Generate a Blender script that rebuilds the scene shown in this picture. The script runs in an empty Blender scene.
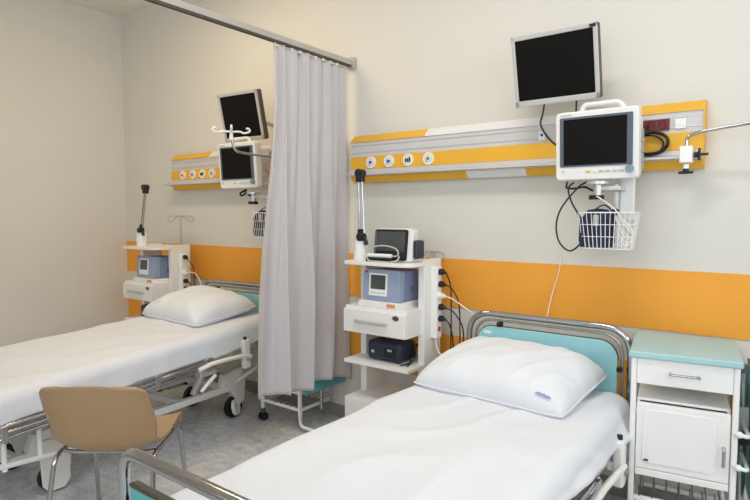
import bpy, bmesh, math, random
from mathutils import Vector, Matrix, noise

random.seed(7)
PI = math.pi
SC = bpy.context.scene
COL = SC.collection
V = Vector

# ------------------------------------------------------------------ materials
def lin(h):
    h = h.lstrip('#')
    o = []
    for i in (0, 2, 4):
        c = int(h[i:i+2], 16) / 255.0
        o.append(c / 12.92 if c <= .04045 else ((c + .055) / 1.055) ** 2.4)
    return (*o, 1.0)

def mat(name, col, rough=.5, metal=0., vary=.04, scale=6., bump=0., bscale=60., spec=.5, coat=0., sheen=0., trans=0.):
    m = bpy.data.materials.new(name); m.use_nodes = True
    nt = m.node_tree; b = nt.nodes['Principled BSDF']
    c = lin(col)
    b.inputs['Roughness'].default_value = rough
    b.inputs['Metallic'].default_value = metal
    b.inputs['Specular IOR Level'].default_value = spec
    b.inputs['Coat Weight'].default_value = coat
    b.inputs['Sheen Weight'].default_value = sheen
    b.inputs['Transmission Weight'].default_value = trans
    tc = nt.nodes.new('ShaderNodeTexCoord')
    n = nt.nodes.new('ShaderNodeTexNoise'); n.inputs['Scale'].default_value = scale; n.inputs['Detail'].default_value = 3
    nt.links.new(tc.outputs['Object'], n.inputs['Vector'])
    r = nt.nodes.new('ShaderNodeValToRGB')
    r.color_ramp.elements[0].position = .3; r.color_ramp.elements[1].position = .7
    r.color_ramp.elements[0].color = tuple(x * (1 - vary) for x in c[:3]) + (1,)
    r.color_ramp.elements[1].color = tuple(min(1, x * (1 + vary)) for x in c[:3]) + (1,)
    nt.links.new(n.outputs['Fac'], r.inputs['Fac']); nt.links.new(r.outputs['Color'], b.inputs['Base Color'])
    if bump:
        n2 = nt.nodes.new('ShaderNodeTexNoise'); n2.inputs['Scale'].default_value = bscale; n2.inputs['Detail'].default_value = 4
        nt.links.new(tc.outputs['Object'], n2.inputs['Vector'])
        bp = nt.nodes.new('ShaderNodeBump'); bp.inputs['Strength'].default_value = bump; bp.inputs['Distance'].default_value = .01
        nt.links.new(n2.outputs['Fac'], bp.inputs['Height']); nt.links.new(bp.outputs['Normal'], b.inputs['Normal'])
    return m

def floor_mat():
    m = bpy.data.materials.new('speckled_vinyl'); m.use_nodes = True
    nt = m.node_tree; b = nt.nodes['Principled BSDF']; b.inputs['Roughness'].default_value = .5
    tc = nt.nodes.new('ShaderNodeTexCoord')
    n = nt.nodes.new('ShaderNodeTexNoise'); n.inputs['Scale'].default_value = 75; n.inputs['Detail'].default_value = 6; n.inputs['Roughness'].default_value = .75
    n3 = nt.nodes.new('ShaderNodeTexNoise'); n3.inputs['Scale'].default_value = 18; n3.inputs['Detail'].default_value = 5
    mx = nt.nodes.new('ShaderNodeMath'); mx.operation = 'MULTIPLY_ADD'; mx.inputs[1].default_value = .35
    mx2 = nt.nodes.new('ShaderNodeMath'); mx2.operation = 'MULTIPLY'; mx2.inputs[1].default_value = .65
    r = nt.nodes.new('ShaderNodeValToRGB')
    r.color_ramp.elements[0].position = .36; r.color_ramp.elements[0].color = lin('9c9fa5')
    r.color_ramp.elements[1].position = .62; r.color_ramp.elements[1].color = lin('e3e5e9')
    for k in (n, n3): nt.links.new(tc.outputs['Object'], k.inputs['Vector'])
    nt.links.new(n.outputs['Fac'], mx2.inputs[0]); nt.links.new(n3.outputs['Fac'], mx.inputs[0]); nt.links.new(mx2.outputs[0], mx.inputs[2])
    nt.links.new(mx.outputs[0], r.inputs['Fac']); nt.links.new(r.outputs['Color'], b.inputs['Base Color'])
    return m

def emit(name, col, s):
    m = bpy.data.materials.new(name); m.use_nodes = True
    b = m.node_tree.nodes['Principled BSDF']; b.inputs['Base Color'].default_value = lin(col)
    b.inputs['Emission Color'].default_value = lin(col); b.inputs['Emission Strength'].default_value = s
    return m

M = dict(
    wall=mat('cream_wall_paint', 'dedad1', .75, vary=.012, scale=1.5, bump=.05, bscale=180, spec=.25),
    ceil=mat('ceiling_paint', 'ece8dd', .85, vary=.01, spec=.2),
    orange=mat('orange_wall_vinyl', 'f4a840', .55, vary=.03, scale=3, bump=.03, bscale=120, spec=.3),
    floor=floor_mat(),
    base=mat('skirting_vinyl', '8f8d88', .5),
    grey=mat('light_grey_panel', 'cfcccb', .45, vary=.02),
    yellow=mat('yellow_panel', 'eab233', .5, vary=.02),
    alu=mat('brushed_aluminium', 'cfcecd', .35, .6, vary=.04, scale=30),
    rail=mat('anodised_rail', 'd5d2cf', .4, .3, vary=.03),
    diffuser=mat('lamp_diffuser', 'e6e4e4', .35, vary=.01),
    white=mat('white_plastic', 'efeeea', .4, vary=.015),
    lacq=mat('white_lacquer', 'f0efec', .35, vary=.015),
    laminate=mat('white_laminate', 'eceae6', .45, vary=.02),
    chrome=mat('chrome_steel', 'b9b9bb', .12, 1., vary=.03),
    steel=mat('steel_wire', 'b9b9b9', .28, .9, vary=.03),
    black=mat('black_plastic', '18181a', .45, vary=.1),
    rubber=mat('black_rubber', '141415', .6, vary=.1),
    screen=mat('dark_screen_glass', '120f0d', .38, vary=.05, spec=.12),
    bezel=mat('silver_bezel', 'c2c0bd', .4, .15, vary=.03),
    screenback=mat('dark_housing', '5b4a45', .5),
    monw=mat('monitor_white', 'e6e5e1', .4, vary=.015),
    slate=mat('slate_frame', '56616b', .45),
    dial=mat('grey_blue_dial', '7f929e', .4),
    red=mat('dark_red_socket', '6d161d', .45, vary=.05),
    redb=mat('red_mark', 'c8282c', .5),
    blueb=mat('blue_mark', '2c479a', .5),
    greenb=mat('green_mark', '6f8a33', .5),
    amber=mat('amber_key', 'e8b64a', .5),
    navy=mat('navy_fabric', '252e46', .85, vary=.12, scale=20, bump=.2, bscale=200),
    navyp=mat('navy_plastic', '27303f', .4, vary=.06),
    device=mat('blue_grey_plastic', '95a2bd', .42, vary=.03),
    devside=mat('mid_blue_plastic', '7b89aa', .42, vary=.03),
    lcd=mat('grey_lcd', '4b4e4c', .25, vary=.06, scale=12),
    label=mat('orange_label', 'e8936b', .5),
    teal=mat('teal_laminate', '9bd2d8', .42, vary=.02),
    tealtop=mat('pale_teal_laminate', 'a6ccd0', .42, vary=.03, scale=10),
    tealdk=mat('teal_footboard', '5cb0b4', .42, vary=.02),
    trimdk=mat('dark_edge_trim', '46423f', .5),
    sheet=mat('white_cotton', 'dddfe4', .85, vary=.008, scale=30, bump=.04, bscale=300, sheen=.1, spec=.2),
    pillow=mat('white_pillowcase', 'dfe1e6', .85, vary=.008, scale=30, bump=.05, bscale=250, sheen=.1, spec=.2),
    mattress=mat('mattress_ticking', 'd8d7d5', .8, vary=.03),
    curtain=mat('grey_curtain_cloth', 'c7c2c2', .9, vary=.02, scale=40, bump=.08, bscale=400, sheen=.15, spec=.15),
    track=mat('track_grey', 'b9b4ac', .5, .2),
    trackdk=mat('track_slot', '4f4940', .6),
    chair=mat('beige_chair_plastic', 'a98a66', .38, vary=.03, scale=4),
    lever=mat('ivory_plastic', 'ebe9e3', .4, vary=.02),
    cable=mat('black_cable', '1a1a1b', .5),
    wcable=mat('white_cable', 'eeeae2', .5),
    gcable=mat('grey_cable', 'b9b9bb', .5),
    tubing=mat('clear_tubing', 'e4e6e6', .25, vary=.01),
    ocable=mat('red_cable', 'b2452c', .5),
    stamp=mat('pale_blue_print', '93a6cf', .7),
    lamp=emit('lamp_panel', 'fff4e4', 2.0),
)

# ------------------------------------------------------------------ mesh builder
class MB:
    def __init__(s): s.bm = bmesh.new()
    def _add(s, tmp, mtx=None):
        if mtx is not None: bmesh.ops.transform(tmp, matrix=mtx, verts=tmp.verts)
        me = bpy.data.meshes.new('t'); tmp.to_mesh(me); tmp.free()
        s.bm.from_mesh(me); bpy.data.meshes.remove(me)
        return s
    def box(s, x0, x1, y0, y1, z0, z1, bev=.003, seg=2, mtx=None):
        t = bmesh.new(); bmesh.ops.create_cube(t, size=1)
        for v in t.verts:
            v.co = ((x0 + x1) / 2 + v.co.x * (x1 - x0), (y0 + y1) / 2 + v.co.y * (y1 - y0), (z0 + z1) / 2 + v.co.z * (z1 - z0))
        bev = min(bev, .45 * min(abs(x1 - x0), abs(y1 - y0), abs(z1 - z0)))
        if bev > 0: bmesh.ops.bevel(t, geom=list(t.edges), offset=bev, segments=seg, affect='EDGES', profile=.5)
        return s._add(t, mtx)
    def cyl(s, p0, p1, r, n=16, r2=None):
        p0, p1 = V(p0), V(p1); d = p1 - p0
        t = bmesh.new(); bmesh.ops.create_cone(t, cap_ends=True, segments=n, radius1=r, radius2=r if r2 is None else r2, depth=d.length)
        q = V((0, 0, 1)).rotation_difference(d.normalized()).to_matrix().to_4x4()
        return s._add(t, Matrix.Translation((p0 + p1) / 2) @ q)
    def sph(s, c, r, sc=(1, 1, 1), n=14):
        t = bmesh.new(); bmesh.ops.create_uvsphere(t, u_segments=n, v_segments=n // 2 + 2, radius=r)
        return s._add(t, Matrix.Translation(c) @ Matrix.Diagonal((*sc, 1)))
    def ring(s, c, R, r, axis=(0, 1, 0), n=24, m=8):
        a = V(axis).normalized(); u = a.orthogonal().normalized(); w = a.cross(u)
        return s.tube([V(c) + u * R * math.cos(2 * PI * i / n) + w * R * math.sin(2 * PI * i / n) for i in range(n)], r, m, closed=True)
    def tube(s, pts, r, n=8, closed=False, smooth=0):
        pts = [V(p) for p in pts]
        if smooth: pts = spline(pts, smooth, closed)
        N = len(pts); bm = s.bm; rings = []
        T = []
        for i in range(N):
            a = pts[(i - 1) % N] if (closed or i > 0) else pts[i]
            b = pts[(i + 1) % N] if (closed or i < N - 1) else pts[i]
            d = (b - a); T.append(d.normalized() if d.length > 1e-9 else V((0, 0, 1)))
        nrm = T[0].orthogonal().normalized()
        for i in range(N):
            if i: nrm = (T[i - 1].rotation_difference(T[i]) @ nrm)
            nrm = (nrm - T[i] * nrm.dot(T[i])).normalized(); w = T[i].cross(nrm)
            rr = r[i] if isinstance(r, (list, tuple)) else r
            k = 1.0
            if 0 < i < N - 1 or closed:
                c = T[i].dot((pts[(i + 1) % N] - pts[i]).normalized()); k = min(1.5, 1 / max(c, .5))
            rings.append([bm.verts.new(pts[i] + (nrm * math.cos(2 * PI * j / n) + w * math.sin(2 * PI * j / n)) * rr * (1 if N > 40 else k)) for j in range(n)])
        for i in range(N if closed else N - 1):
            A, B = rings[i], rings[(i + 1) % N]
            off = 0
            if closed and i == N - 1:
                off = min(range(n), key=lambda o: (A[0].co - B[o].co).length)
            for j in range(n): bm.faces.new((A[j], A[(j + 1) % n], B[(j + 1 + off) % n], B[(j + off) % n]))
        if not closed:
            bm.faces.new(rings[0][::-1]); bm.faces.new(rings[-1])
        return s
    def prism(s, poly, a, b, axis='x', bev=0., mtx=None):
        """closed 2-D outline swept along an axis: x -> (y,z), y -> (x,z), z -> (x,y)"""
        f = {'x': lambda p, t: (t, p[0], p[1]), 'y': lambda p, t: (p[0], t, p[1]), 'z': lambda p, t: (p[0], p[1], t)}[axis]
        t = bmesh.new()
        A = [t.verts.new(f(p, a)) for p in poly]; B = [t.verts.new(f(p, b)) for p in poly]; n = len(poly)
        fa = t.faces.new(A); fb = t.faces.new(B[::-1])
        for i in range(n): t.faces.new((A[i], B[i], B[(i + 1) % n], A[(i + 1) % n]))
        bmesh.ops.recalc_face_normals(t, faces=t.faces)
        if bev: bmesh.ops.bevel(t, geom=list(set(list(fa.edges) + list(fb.edges))), offset=bev, segments=2, affect='EDGES', profile=.5)
        return s._add(t, mtx)
    def grid(s, P, wrap=False):
        bm = s.bm; vs = [[bm.verts.new(p) for p in row] for row in P]
        for i in range(len(vs) - 1):
            R = len(vs[i])
            for j in range(R if wrap else R - 1):
                bm.faces.new((vs[i][j], vs[i][(j + 1) % R], vs[i + 1][(j + 1) % R], vs[i + 1][j]))
        return s
    def xf(s, mtx): bmesh.ops.transform(s.bm, matrix=mtx, verts=s.bm.verts); return s
    def build(s, name, m, parent=None, ang=52, label=None, recalc=True):
        if recalc: bmesh.ops.recalc_face_normals(s.bm, faces=s.bm.faces)
        me = bpy.data.meshes.new(name); s.bm.to_mesh(me); s.bm.free()
        me.polygons.foreach_set('use_smooth', [True] * len(me.polygons))
        me.set_sharp_from_angle(angle=math.radians(ang))
        me.materials.append(m if not isinstance(m, str) else M[m])
        o = bpy.data.objects.new(name, me); COL.objects.link(o)
        if parent is not None: o.parent = parent
        if ang < 180:
            wn = o.modifiers.new('shade', 'WEIGHTED_NORMAL'); wn.keep_sharp = True; wn.weight = 80
        if label: o['label'] = label
        return o

def spline(pts, k=6, closed=False):
    n = len(pts); out = []
    for i in range(n if closed else n - 1):
        g = lambda j: pts[j % n] if closed else pts[max(0, min(n - 1, j))]
        p0, p1, p2, p3 = g(i - 1), g(i), g(i + 1), g(i + 2)
        for j in range(k):
            t = j / k
            out.append(.5 * ((2 * p1) + (p2 - p0) * t + (2 * p0 - 5 * p1 + 4 * p2 - p3) * t * t + (3 * p1 - p0 - 3 * p2 + p3) * t ** 3))
    if not closed: out.append(pts[-1])
    return out

def rrect(x0, x1, z0, z1, r, n=6):
    P = []
    for cx, cz, a in ((x1 - r, z1 - r, 0), (x0 + r, z1 - r, 90), (x0 + r, z0 + r, 180), (x1 - r, z0 + r, 270)):
        for i in range(n + 1):
            t = math.radians(a + 90 * i / n); P.append((cx + r * math.cos(t), cz + r * math.sin(t)))
    return P

def bend(pts, r, n=6):
    """polyline with rounded corners"""
    pts = [V(p) for p in pts]; out = [pts[0]]
    for i in range(1, len(pts) - 1):
        a, b, c = pts[i - 1], pts[i], pts[i + 1]
        rr = min(r, (a - b).length * .49, (c - b).length * .49)
        s, e = b + (a - b).normalized() * rr, b + (c - b).normalized() * rr
        for k in range(n + 1):
            t = k / n; out.append(s * (1 - t) ** 2 + b * 2 * t * (1 - t) + e * t * t)
    out.append(pts[-1]); return out

def tag(o, label, cat, group=None):
    o['label'] = label; o['category'] = cat
    if group: o['group'] = group
    return o

def thing(name, label, cat, loc=(0, 0, 0), rz=0., group=None):
    o = bpy.data.objects.new(name, None); COL.objects.link(o)
    o.empty_display_size = .05
    o.location = loc; o.rotation_euler = (0, 0, rz)
    return tag(o, label, cat, group)

def struct(name, mb, m, parent=None):
    o = mb.build(name, m, parent)
    if parent is None: o['kind'] = 'structure'
    return o

def at(o, loc):
    """move a finished top-level mesh's origin to loc"""
    o.data.transform(Matrix.Translation(-V(loc))); o.location = loc; return o

# ------------------------------------------------------------------ the room
XL, XR, YF, ZC = -5.33, 2.1, -5.2, 3.35
struct('floor', MB().box(XL - .15, XR + .15, YF - .15, .15, -.1, 0, 0), 'floor')
struct('ceiling', MB().box(XL - .15, XR + .15, YF - .15, .15, ZC, ZC + .1, 0), 'ceil')
struct('wall_back', MB().box(XL - .15, XR + .15, 0, .15, 0, ZC, 0), 'wall')
struct('wall_left', MB().box(XL - .15, XL, YF, 0, 0, ZC, 0), 'wall')
# right wall with two window openings (out of frame, they let the daylight in)
WY = ((-4.6, -3.1), (-2.4, -.9)); WZ = (1.45, 2.95)
w = MB()
w.box(XR, XR + .15, YF, 0, 0, WZ[0], 0).box(XR, XR + .15, YF, 0, WZ[1], ZC, 0)
for a, b in ((YF, -4.6), (-3.1, -2.4), (-.9, 0)): w.box(XR, XR + .15, a, b, WZ[0], WZ[1], 0)
struct('wall_right', w, 'wall')
wf = MB()
FX = ((-4.2, -2.2), (-1.0, 1.0))
wf.box(XL, XR, YF - .15, YF, 0, WZ[0], 0).box(XL, XR, YF - .15, YF, WZ[1], ZC, 0)
for a, b in ((XL, FX[0][0]), (FX[0][1], FX[1][0]), (FX[1][1], XR)): wf.box(a, b, YF - .15, YF, WZ[0], WZ[1], 0)
struct('wall_front', wf, 'wall')
for i, (a, b) in enumerate(WY):
    f = MB(); f.box(XR + .03, XR + .1, a, a + .06, *WZ).box(XR + .03, XR + .1, b - .06, b, *WZ)
    f.box(XR + .03, XR + .1, a, b, WZ[0], WZ[0] + .06).box(XR + .03, XR + .1, a, b, WZ[1] - .06, WZ[1]).box(XR + .03, XR + .1, (a + b) / 2 - .03, (a + b) / 2 + .03, *WZ)
    struct('window_%d' % (i + 1), f, 'lacq')
for i, (a, b) in enumerate(FX):
    f = MB(); f.box(a, a + .06, YF - .1, YF - .03, *WZ).box(b - .06, b, YF - .1, YF - .03, *WZ)
    f.box(a, b, YF - .1, YF - .03, WZ[0], WZ[0] + .06).box(a, b, YF - .1, YF - .03, WZ[1] - .06, WZ[1]).box((a + b) / 2 - .03, (a + b) / 2 + .03, YF - .1, YF - .03, *WZ)
    struct('window_%d' % (i + 3), f, 'lacq')
struct('trim_1', MB().box(XL + .001, XR - .001, -.006, -.0005, .882, 1.178, .001), 'orange')
struct('trim_2', MB().box(XL + .001, XR - .001, -.006, -.0005, .415, .708, .001), 'orange')
struct('baseboard_back', MB().box(XL, XR, -.012, -.0005, .001, .09, .002), 'base')
struct('baseboard_left', MB().box(XL + .0005, XL + .012, YF, -.012, .001, .09, .002), 'base')

# ------------------------------------------------------------------ headwall units
def head_unit(name, x0, x1, label, over, lights, colours, xs):
    """long wall trunking: yellow sloping top, grey face, yellow band, projecting rail, yellow underside"""
    t = thing(name, label, 'wall panel', (x0, 0, 1.66), 0, 'wall supply panels')
    L = x1 - x0
    y, Z = -.07, 0.
    MB().prism([(-.001, .0), (-.001, .3), (-.03, .3), (y, .262), (y, .16), (y, .035), (-.045, .0)], 0, L, 'x').build('body', 'grey', t)
    # sloping top strip in pieces
    def strip(a, b, m, nm):
        MB().prism([(-.03, .3005), (-.028, .307), (y - .006, .266), (y - .006, .257), (y - .0003, .257), (y - .0003, .2625)], a, b, 'x').build(nm, m, t)
    segs, last = [], 0
    for (a, b) in lights['top']:
        if a > last: strip(last, a, 'yellow', 'top_strip')
        strip(a, b, 'diffuser', 'light_diffuser'); last = b
    if last < L: strip(last, L, 'yellow', 'top_strip')
    last = 0
    def lip(a, b, m, nm):
        MB().prism([(y - .004, .036), (y - .004, .028), (-.048, -.006), (-.043, -.0005), (y + .0, .0345)], a, b, 'x').build(nm, m, t)
    for (a, b) in lights['low']:
        if a > last: lip(last, a, 'yellow', 'bottom_strip')
        lip(a, b, 'diffuser', 'light_diffuser'); last = b
    if last < L: lip(last, L, 'yellow', 'bottom_strip')
    MB().box(0, L, y - .006, y - .0003, .08, .162, .001).build('yellow_band', 'yellow', t)
    MB().box(0, L, y - .003, y - .0003, .186, .189, 0).box(0, L, y - .003, y - .0003, .232, .235, 0).build('seam', 'alu', t)
    # projecting equipment rail
    r = MB().prism([(y - .0003, .036), (y - .018, .036), (y - .018, .044), (y - .05, .038), (y - .056, .040), (y - .056, .050), (y - .05, .052), (y - .02, .058), (y - .02, .078), (y - .0003, .078)], -over, L, 'x')
    r.build('rail', 'rail', t)
    for a, b in ((-.004, -.0002), (L + .0002, L + .004)):
        MB().prism([(-.001, -.004), (-.001, .306), (-.03, .306), (y - .006, .266), (y - .006, .082), (y - .006, .03), (-.047, -.004)], a, b, 'x').build('end_cap', 'yellow' if b > 0.1 else 'grey', t)
    for k, x in enumerate(xs):
        g = MB().cyl((x - x0, y - .006, .121), (x - x0, y - .016, .121), .0375, 28).build('gas_outlet', 'white', t)
        MB().ring((x - x0, y - .016, .121), .0225, .0022, n=24, m=6).build('outlet_ring', 'grey', g)
        c = MB()
        if colours[k] == 'black':
            for dx in (-.014, 0, .014): c.box(x - x0 + dx - .0045, x - x0 + dx + .0045, y - .020, y - .0155, .108, .130 + (dx > 0) * .006, .001)
        else:
            c.cyl((x - x0, y - .0155, .121), (x - x0, y - .022, .121), .010, 14); c.cyl((x - x0 - .012, y - .0155, .104), (x - x0 - .012, y - .018, .104), .004, 8)
        c.build('outlet_socket', colours[k], g)
    return t

UL, UR = -4.43, -2.385
t_left = head_unit('wall_supply_panel', UL, -2.50, 'yellow and grey wall supply panel left of the curtain, over the far bed', .055,
          dict(top=[(.53, 1.6)], low=[]), ['redb', 'blueb', 'black', 'greenb'], (-4.258, -4.116, -3.985, -3.855))
t_right = head_unit('wall_supply_panel', UR, -.345, 'yellow and grey wall supply panel right of the curtain, over the near bed', 0,
          dict(top=[(.575, 1.69)], low=[(.855, 1.21)]), ['blueb', 'blueb', 'black', 'greenb'], (-2.214, -2.071, -1.926, -1.78))
# sockets on the right panel (parts of it)
def plate(parent, x, z, w, h, m, nm):
    X, Z = x - UR, z - 1.66
    return MB().box(X - w / 2, X + w / 2, -.080, -.0703, Z - h / 2, Z + h / 2, .002).build(nm, m, parent)
p = plate(t_right, -.557, 1.863, .15, .052, 'red', 'power_socket')
for k, dx in enumerate((-.046, .0, .046)):
    X = -.557 - UR + dx
    MB().ring((X, -.080, .203), .0165, .003, n=18, m=6).build('socket_ring', 'red', p)
    q = MB(); q.cyl((X - .007, -.0795, .203), (X - .007, -.0815, .203), .003, 8).cyl((X + .007, -.0795, .203), (X + .007, -.0815, .203), .003, 8); q.build('socket_hole', 'black', p)
p = plate(t_right, -.437, 1.862, .047, .046, 'white', 'data_socket')
q = MB().box(-.437 - UR - .018, -.437 - UR + .018, -.0825, -.0802, .192, .212, .001).build('socket_cover', 'lacq', p)
p = plate(t_right, -1.085, 1.86, .036, .05, 'white', 'jack_plate')
MB().cyl((-1.085 - UR, -.0795, .203), (-1.085 - UR, -.084, .203), .007, 12).build('jack', 'blueb', p)

# ------------------------------------------------------------------ curtain and its track
CX = -2.43
t = thing('curtain_track', 'grey ceiling-hung curtain rail running from the back wall into the room', 'curtain rail', (CX, 0, 2.43))
MB().box(-.018, .018, -4.9, -.006, .012, .046, .002).build('rail', 'track', t)
MB().box(-.012, .012, -4.9, -.012, .0005, .0118, .001).build('slot', 'trackdk', t)
MB().box(-.032, .032, -.03, -.0005, -.008, .066, .004).build('wall_bracket', 'track', t)
for yy in (-2.2, -4.2): MB().cyl((0, yy, .046), (0, yy, ZC - 2.43 - .0005), .010, 12).build('drop_rod', 'track', t)

t = thing('curtain', 'pale grey pleated privacy curtain hanging between the two bed bays', 'curtain', (CX, -.4, .3))
rows, cols = 80, 220
P = []
for i in range(rows + 1):
    v = i / rows                              # 0 top .. 1 hem
    row = []
    for j in range(cols + 1):
        u = j / cols                          # 0 near edge .. 1 at the wall
        yt = -.735 + (.735 - .06) * u
        yb = -.885 + (.885 - .045) * u
        e = max(0, (v - .15) / .85) ** 1.1 if u < .5 else max(0, (v - .15) / .85) ** (1.1 + 2.2 * (u - .5) * 2)
        y = yt * (1 - e) + yb * e
        zb = .385 - .10 * u + .008 * math.sin(u * 9) + .05 * math.exp(-((u - .78) / .2) ** 2)
        z = 2.425 * (1 - v) + zb * v
        ph = 2 * PI * (7.2 * u ** .95 + .12 * math.sin(u * 7))
        xt = (.017 * math.sin(ph) + .007 * math.sin(2 * ph + 1)) * (.8 + .5 * math.sin(u * 17 + 1))
        q = 2 * PI * (4.1 * (u + .04 * math.sin(v * 2.6 + u * 5)) ** .85 + .1 * math.sin(3 * u + 2 * v))
        xb = .045 * math.sin(q + .5) * (.65 + .5 * math.sin(u * 8.3 + 2) ** 2) + .014 * math.sin(2.3 * q + 1.4 + v)
        k = min(1, max(0, (v - .02) / .75)); k = k * k * (3 - 2 * k)
        x = xt * (1 - k) + xb * k
        if u > .72: x = x * (1 - .72 * min(1, (u - .72) / .14)) - .008
        y += .010 * math.cos(ph) * (1 - k) + .016 * math.cos(q) * k
        x += noise.noise(V((u * 14, v * 2.4, 3.1))) * .016 * v * (1 - u * .7)
        row.append((x, y + .4, z - .3))
    P.append(row)
c = MB().grid(P).build('cloth', 'curtain', t, ang=180)
md = c.modifiers.new('thick', 'SOLIDIFY'); md.thickness = .002
g = MB()
for k in range(9):
    y = -.71 + .55 * k / 8
    MB().box(-.007, .007, y + .4 - .006, y + .4 + .006, 2.413 - .3, 2.430 - .3, .002).build('glider_hook', 'white', t)

# ------------------------------------------------------------------ wall screens
def wall_screen(label, cx, y, z, w, h, tilt, yaw, badge=False):
    t = thing('wall_screen', label, 'screen', (cx, y, z), yaw, 'wall screens')
    R = Matrix.Rotation(tilt, 4, 'X')          # top leans into the room
    T = lambda mb: mb.xf(R)
    T(MB().prism(rrect(-w / 2, w / 2, -h / 2, h / 2, .012), -.0, .042, 'y', .004)).build('housing', 'screenback', t)
    fr = MB()
    b = .022
    fr.box(-w / 2, w / 2, -.012, -.0003, h / 2 - b, h / 2, .003).box(-w / 2, w / 2, -.012, -.0003, -h / 2, -h / 2 + b + .006, .003)
    fr.box(-w / 2, -w / 2 + b - .004, -.012, -.0003, -h / 2, h / 2, .003).box(w / 2 - b + .002, w / 2, -.012, -.0003, -h / 2, h / 2, .003)
    T(fr).build('bezel', 'bezel', t)
    T(MB().box(-w / 2 + b - .006, w / 2 - b + .004, -.006, -.0005, -h / 2 + b + .004, h / 2 - b + .002, .001)).build('panel', 'screen', t)
    T(MB().box(-.02, .02, -.0135, -.0122, -h / 2 + .010, -h / 2 + .018, 0)).build('maker_mark', 'grey', t)
    if badge:
        T(MB().box(w / 2 - .034, w / 2 - .006, -.0135, -.0122, h / 2 - .020, h / 2 - .006, 0)).build('dark_badge', 'black', t)
    # arm back to the wall
    a = MB(); a.xf(Matrix.Identity(4))
    back = R @ V((0, .042, 0))
    T(MB().box(-.05, .05, .0422, .056, -.05, .05, .003)).build('mount_plate', 'black', t)
    wy = -y / math.cos(yaw)
    MB().tube(bend([back + V((0, .012, 0)), back + V((0, .05, 0)), V((0, wy - .03, -.02)), V((0, wy - .006, -.02))], .03), .014, 10).build('support_arm', 'steel', t)
    return t

wall_screen('dark screen with dark corner badge, tilted on the wall above the near bed', -.955, -.275, 2.155, .412, .338, math.radians(14), 0, True)
t2 = wall_screen('dark tilted screen on the wall behind the white hook arm, left of the curtain', -3.135, -.37, 2.128, .375, .338, math.radians(13), math.radians(5))

# ------------------------------------------------------------------ patient monitors
def patient_monitor(label, cx, y, z, yaw=0):
    t = thing('patient_monitor', label, 'monitor', (cx, y, z), yaw, 'patient monitors')
    w, h, d = .365, .315, .15
    R = Matrix.Rotation(math.radians(4), 4, 'X')
    T = lambda mb: mb.xf(R)
    T(MB().prism(rrect(-w / 2, w / 2, 0, h, .02), 0, .055, 'y', .008)).build('front_housing', 'monw', t)
    T(MB().prism(rrect(-w / 2 + .012, w / 2 - .012, .012, h - .03, .03), .0552, d, 'y', .014)).build('rear_housing', 'monw', t)
    T(MB().prism(rrect(-w / 2 + .022, w / 2 - .024, .062, h - .026, .006), -.004, -.0003, 'y')).build('screen_frame', 'slate', t)
    T(MB().prism(rrect(-w / 2 + .040, w / 2 - .048, .070, h - .036, .003), -.0065, -.0043, 'y')).build('screen', 'screen', t)
    T(MB().tube(bend([(-.07, .03, h - .004), (-.06, .03, h + .027), (.095, .03, h + .027), (.115, .03, h - .004)], .03), .011, 12)).build('handle', 'monw', t)
    T(MB().cyl((w / 2 - .036, -.0003, .044), (w / 2 - .036, -.016, .044), .018, 24, .0165)).build('dial', 'dial', t)
    for k in range(6):
        x = -.043 + k * .029
        T(MB().box(x, x + .021, -.004, -.0003, .034, .043, .002)).build('key', 'amber' if k == 0 else ('monw' if k == 1 else 'bezel'), t)
    T(MB().box(-w / 2 + .03, -w / 2 + .042, -.002, -.0003, .036, .046, .001)).build('emblem', 'bezel', t)
    T(MB().box(-w / 2 + .022, -w / 2 + .075, -.0015, -.0003, h - .019, h - .012, 0)).build('maker_mark', 'bezel', t)
    s = MB()
    for k in range(5): s.box(w / 2 - .013, w / 2 - .0095, .075 + k * .003, .077 + k * .003, .07, .2, 0)
    T(MB().box(w / 2 - .0118, w / 2 - .006, .068, .135, .04, .22, .004)).build('side_panel', 'bezel', t)
    for k in range(3): T(MB().cyl((w / 2 - .0055, .09, .075 + k * .045), (w / 2 + .002, .09, .075 + k * .045), .009, 12)).build('sensor_port', 'gcable', t)
    return t

MR = (-.738, -.33, 1.605)
ML = (-3.115, -.42, 1.625)
patient_monitor('white patient monitor with grey dial on the panel above the near bed', *MR)
patient_monitor('white patient monitor left of the curtain, below the hook arm', *ML, math.radians(4))

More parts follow.
